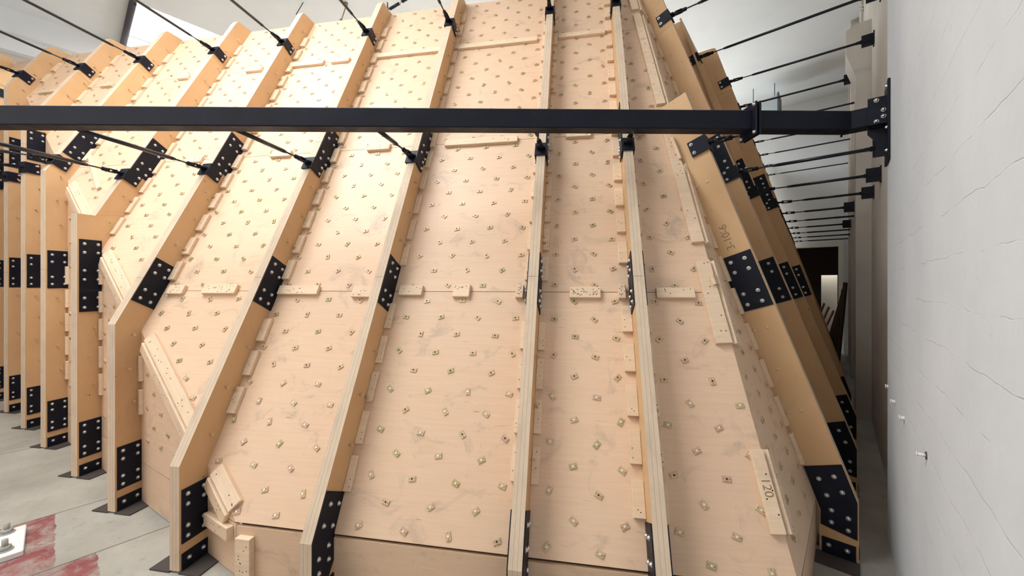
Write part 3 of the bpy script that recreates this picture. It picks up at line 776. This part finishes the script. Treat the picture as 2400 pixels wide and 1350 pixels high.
b = MB(); b.box(NEARL, NEARL+.6, REAR, NIB, 0, CZ); struct('wall_right', b, FW, WALL)
b = MB(); b.box(RECL, RECL+.5, NIB, TEND, 0, CZ); struct('wall_right_recess', b, FW, WALL2)
for k, (a, c) in enumerate(PIL):
    b = MB(); b.box(PILL, RECL+.02, a, c, 0, 4.72 if k == 0 else CZ)
    if k == 0: b.prism([(PILL, 4.09), (.07, 4.38), (.07, 4.66), (PILL, 4.72)], a, c, 0, None, Matrix(((0, 1, 0, 0), (1, 0, 0, 0), (0, 0, 1, 0), (0, 0, 0, 1))))
    struct('trim_%d' % (k+1), b, FW, WALL2)
b = MB(); b.box(LWALL-.3, LWALL, REAR, TEND, 0, CZ); struct('wall_left', b, FW, WALL2)
b = MB(); b.box(LWALL, LWALL+.30, REAR, TEND, CZ-.38, CZ); b.box(LWALL, LWALL+.16, REAR, TEND, CZ-.62, CZ-.38); struct('trim_4', b, FW, CEIL)
b = MB(); b.box(LWALL, NEARL, REAR-.3, REAR, 0, 1.3); b.box(LWALL, NEARL, REAR-.3, REAR, 3.6, CZ); b.box(LWALL, -5.0, REAR-.3, REAR, 1.3, 3.6); b.box(-2.0, NEARL, REAR-.3, REAR, 1.3, 3.6); struct('wall_rear', b, FW, WALL2)
b = MB(); b.box(-5.0, -2.0, REAR-.22, REAR-.2, 1.3, 3.6); struct('window_4', b, FW, emit('added window glow', (.95, .98, 1.0), 1.6))  # unseen rear window, added to throw more light into the room
DX0, DX1, DZ = -1.7, .0, 2.48
b = MB(); b.box(LWALL, -9.6, TEND, TEND+.25, 0, CZ); b.box(-9.6, -3.6, TEND, TEND+.25, 0, .9); b.box(-9.6, -3.6, TEND, TEND+.25, 4.5, CZ); b.box(-3.6, DX0, TEND, TEND+.25, 0, CZ); b.box(DX1, RECL+.3, TEND, TEND+.25, 0, CZ); b.box(DX0, DX1, TEND, TEND+.25, DZ, CZ); struct('wall_end', b, FW, CEIL)
b = MB(); b.box(-9.6, -3.6, TEND+.15, TEND+.17, .9, 4.5); struct('window_5', b, FW, emit('added window glow', (.93, .97, 1.0), 14.0))  # added window hidden behind the climbing wall, brightens the far ceiling
b = MB(); b.box(DX1, DX1+.10, TEND-.03, TEND+.0, 0, DZ+.1); b.box(DX0, DX1, TEND-.03, TEND, DZ, DZ+.1); struct('door_1', b, FW, WHITE)
# dark store room behind the door, with a lit alcove
b = MB(); b.box(DX0-1.2, DX0-1.0, TEND+.25, 15.2, 0, 3); b.box(.35, .55, TEND+.25, 15.2, 0, 3); b.box(DX0-1.2, .55, TEND+.25, 15.4, 2.9, 3.1)
b.box(DX0-1.2, -.40, 15.0, 15.2, 0, 3); b.box(-.02, .55, 15.0, 15.2, 0, 3); b.box(-.40, -.02, 15.0, 15.2, 1.86, 3); struct('wall_store', b, FW, DARKW)
b = MB(); b.box(-.9, .4, 15.9, 16, 0, 2.4); b.box(-.95, -.9, 15.2, 16, 0, 2.4); b.box(.4, .45, 15.2, 16, 0, 2.4); b.box(-.95, .45, 15.2, 16, 2.4, 2.45); struct('wall_alcove', b, FW, WHITE)
li = bpy.data.lights.new('alcove_lamp', 'POINT'); li.energy = 12; li.shadow_soft_size = .1; li.color = (1, .93, .82)
place(bpy.data.objects.new('alcove_lamp', li), FW @ T(-.25, 15.55, 2.2))

# ------------------------------------------------------------------ corridor and floor things
WOODD = mat('old dark timber', SR2(84, 62, 52), .8); WOODR = mat('reddish timber', SR2(150, 104, 84), .7)
def plank(p, q, w, t, m, label, grp):
    p, q = Vector(p), Vector(q); d = q-p; M = FW @ T(*p) @ d.to_track_quat('Z', 'X').to_matrix().to_4x4()
    b = MB(); b.box(-w/2, w/2, -t/2, t/2, 0, d.length, 0, .003); o = obj('timber_plank', b.mesh('timber_plank', m), M); tag(o, label, 'plank', grp)
for i in range(4):
    plank((-.02-.075*i, 9.1, .02), (.10-.02*i, 9.35, 1.62-.12*i), .06, .05, WOODD, ['tallest dark plank leaning on the pillar by the far doorway', 'second dark plank of the bundle leaning by the far doorway', 'third dark plank of the bundle leaning by the far doorway', 'shortest dark plank of the bundle leaning by the far doorway'][i], 'dark planks leaning in the corridor')
for i in range(3):
    plank((-.62+.10*i, 13.2, .02), (-.30+.10*i, 13.9, 1.05-.1*i), .06, .03, WOODR, ['left reddish board seen through the far doorway', 'middle reddish board seen through the far doorway', 'right reddish board seen through the far doorway'][i], 'reddish boards in the store room')
def cable(pts, r, label):
    cu = bpy.data.curves.new('floor_cable', 'CURVE'); cu.dimensions = '3D'; cu.bevel_depth = r; sp = cu.splines.new('BEZIER'); sp.bezier_points.add(len(pts)-1)
    for bp, p in zip(sp.bezier_points, pts): bp.co = FW @ Vector(p); bp.handle_left_type = bp.handle_right_type = 'AUTO'
    o = to_mesh('floor_cable', cu, ROD); place(o, Matrix.Identity(4)); tag(o, label, 'cable')
cable([(-.30, 8.3, .012), (.02, 7.3, .012), (.10, 7.0, .012)], .010, 'dark cable lying on the corridor floor by the far wall')
cable([(-.25, 6.9, .012), (-.02, 6.7, .012), (.12, 6.55, .012)], .010, 'short dark cable across the corridor floor')
# base plate with anchor bolts on the red paint
def base_plate():
    root = empty('base_plate', FW @ T(-3.85, -.45, 0)); tag(root, 'white steel base plate with two bolts on the red painted floor', 'base plate')
    b = MB(); b.box(-4.04, -3.66, -.75, -.12, 0, .035, 0, .004); obj('plate', b.mesh('plate', mat('white painted steel', SR2(232, 232, 228), .4)), FW, root)
    for (x, y) in ((-3.735, -.19), (-3.985, -.195)):
        b = MB(); b.tube((x, y, .035), (x, y, .041), .035, 16); b.tube((x, y, .041), (x, y, .062), .026, 6); b.tube((x, y, .062), (x, y, .10), .013, 10)
        obj('anchor_bolt', b.mesh('anchor_bolt', mat('dull galvanised bolt', SR2(170, 168, 160), .6, .3)), FW, root)
base_plate()
# anchors left in the near wall
for (u, v, r, L, lab) in ((2172, 1068, .006, .028, 'white bolt stub with a dark washer sticking out of the wall'), (2120, 981, .010, .02, 'lowest of three white plugs low on the wall corner'), (2098, 942, .010, .02, 'middle of three white plugs low on the wall corner'), (2082, 906, .010, .015, 'highest of three white plugs low on the wall corner')):
    p = hit(u, v, WN*NEARL, WN)
    b = MB(); b.tube((0, 0, -.005), (0, 0, L), r, 10); b.tube((0, 0, L-.004), (0, 0, L), r*1.4, 10)
    if r < .008: b.tube((0, 0, .0), (0, 0, .003), .014, 12, 1)
    o = obj('wall_anchor', b.mesh('wall_anchor', WHITE, DUSTY), T(*p) @ (-WN).to_track_quat('Z', 'Y').to_matrix().to_4x4()); tag(o, lab, 'wall anchor')
# conduit on the recess wall, ceiling rod, wires, duct
for (a, z0, z1, lab) in ((8.9, 3.6, 5.2, 'thin white conduit pipe on the far right wall below the corbel'), (8.0, 5.6, 6.0, 'short white conduit pipe above the corbel')):
    b = MB(); b.tube((.27, a, z0), (.27, a, z1), .022, 10)
    for z in (z0+.2, z1-.15): b.box(.24, .30, a-.03, a+.03, z-.012, z+.012)
    o = obj('conduit_pipe', b.mesh('conduit_pipe', WHITE), FW); tag(o, lab, 'conduit pipe')
b = MB(); b.tube((-8.36, .78, 5.96), (-10.2, .80, 5.94), .045, 10); o = obj('skylight_pole', b.mesh('skylight_pole', mat('dark skylight pole', SR2(70, 66, 74), .6)), FW); tag(o, 'dark pole along the edge of the skylight at upper left', 'pole')

def at(u, v, Y): return CAM+ray(u, v)*Y
b = MB(); b.tube(at(800, 48, 6.0), at(811, 14, 6.05), .008, 8); b.tube(at(799, 52, 6.0), at(800, 46, 6.0), .022, 10); p = at(811, 14, 6.05); b.tube(p, (p.x, p.y, CZ), .03, 10)
o = obj('sprinkler_head', b.mesh('sprinkler_head', mat('aged brass', SR2(150, 138, 110), .5, .6))); tag(o, 'thin brass sprinkler hanging from the ceiling above the ribs', 'sprinkler')
b = MB(); b.tube(at(694, 34, 6.0), at(714, 0, 6.05), .006, 8); p = at(714, 0, 6.05); b.tube(p, (p.x, p.y, CZ), .006, 8)
o = obj('ceiling_wire', b.mesh('ceiling_wire', ROD)); tag(o, 'thin dark wire hanging from the ceiling left of the brass sprinkler', 'wire')
b = MB(); b.tube(at(914, 21, 5.2), at(936, 8, 5.15), .020, 10); b.tube(at(936, 8, 5.15), at(942, 4, 5.14), .02, 10, 1); b.tube(at(942, 4, 5.14), at(1010, -38, 5.0), .020, 10); b.tube(at(908, 6, 5.2), at(909, 22, 5.2), .008, 8); b.tube(at(909, 22, 5.2), at(915, 20, 5.2), .008, 8)
p = at(1010, -38, 5.0); b.tube(p, (p.x, p.y, CZ), .02, 10)
o = obj('ceiling_rod', b.mesh('ceiling_rod', ROD, ZINC)); tag(o, 'short black rod with a silver band above the second rib left of centre', 'rod')
b = MB(); q = FW.inverted() @ at(1790, 246, 8.6); MX = Matrix(((0, 1, 0, 0), (1, 0, 0, 0), (0, 0, 1, 0), (0, 0, 0, 1)))
b.prism([(q.x-.26, q.z-.25), (q.x+.26, q.z-.25), (q.x+.26, q.z+.14), (q.x-.26, q.z-.12)], q.y-.1, q.y+.4, 0, None, MX); b.prism([(q.x+.262, q.z-.27), (q.x+.29, q.z-.27), (q.x+.29, q.z+.16), (q.x+.262, q.z+.16)], q.y-.12, q.y+.4, 1, None, MX); b.tube((q.x-.2, q.y, q.z-.12), (q.x-.2, q.y, CZ), .008, 8, 1); b.tube((q.x+.2, q.y, q.z), (q.x+.2, q.y, CZ), .008, 8, 1)
o = obj('ventilation_duct', b.mesh('ventilation_duct', mat('pale blue duct', SR2(196, 212, 220), .5), mat('dark duct edge', SR2(96, 100, 104), .6)), FW); tag(o, 'pale blue duct box under the ceiling beyond the beam joint', 'duct')
def extra_batten(p, q, wd, label):
    n, d = plane_eq(PM); o_ = PM(0, 0).translation; a, b2 = PM(0, 0).inverted() @ hit(*p, o_, n), PM(0, 0).inverted() @ hit(*q, o_, n)
    dd = b2-a; m = (a+b2)/2; bb = MB(); bb.box(-wd/2, wd/2, -dd.length/2, dd.length/2, 0, .025, 0, .002)
    o = obj('wooden_batten', bb.mesh('wooden_batten', BAT), PM(m.x, m.y) @ Matrix.Rotation(math.atan2(dd.y, dd.x)-math.pi/2, 4, 'Z')); tag(o, label, 'wooden batten', 'battens over the panel joints')
extra_batten((214, 368), (236, 444), .035, 'thin steep batten under the beam between fourth and fifth left ribs')

# ------------------------------------------------------------------ camera, world, view
cam = bpy.data.cameras.new('camera'); cam.sensor_fit = 'HORIZONTAL'; cam.sensor_width = 36; cam.lens = 36*FPX/2400
cam.shift_y = -(675-V0)/2400; cam.clip_start = .02; cam.clip_end = 100
co = bpy.data.objects.new('camera', cam); C.objects.link(co); co.matrix_world = T(0, 0, H) @ Matrix.Rotation(rad(90), 4, 'X')
bpy.context.scene.camera = co
w = bpy.data.worlds.new('world'); bpy.context.scene.world = w; w.use_nodes = True
w.node_tree.nodes['Background'].inputs[0].default_value = (.9, .95, 1, 1); w.node_tree.nodes['Background'].inputs[1].default_value = .3
vs = bpy.context.scene.view_settings; vs.view_transform = 'Standard'; vs.look = 'None'; vs.exposure = -0.34; vs.gamma = 1; vs.use_curve_mapping = False
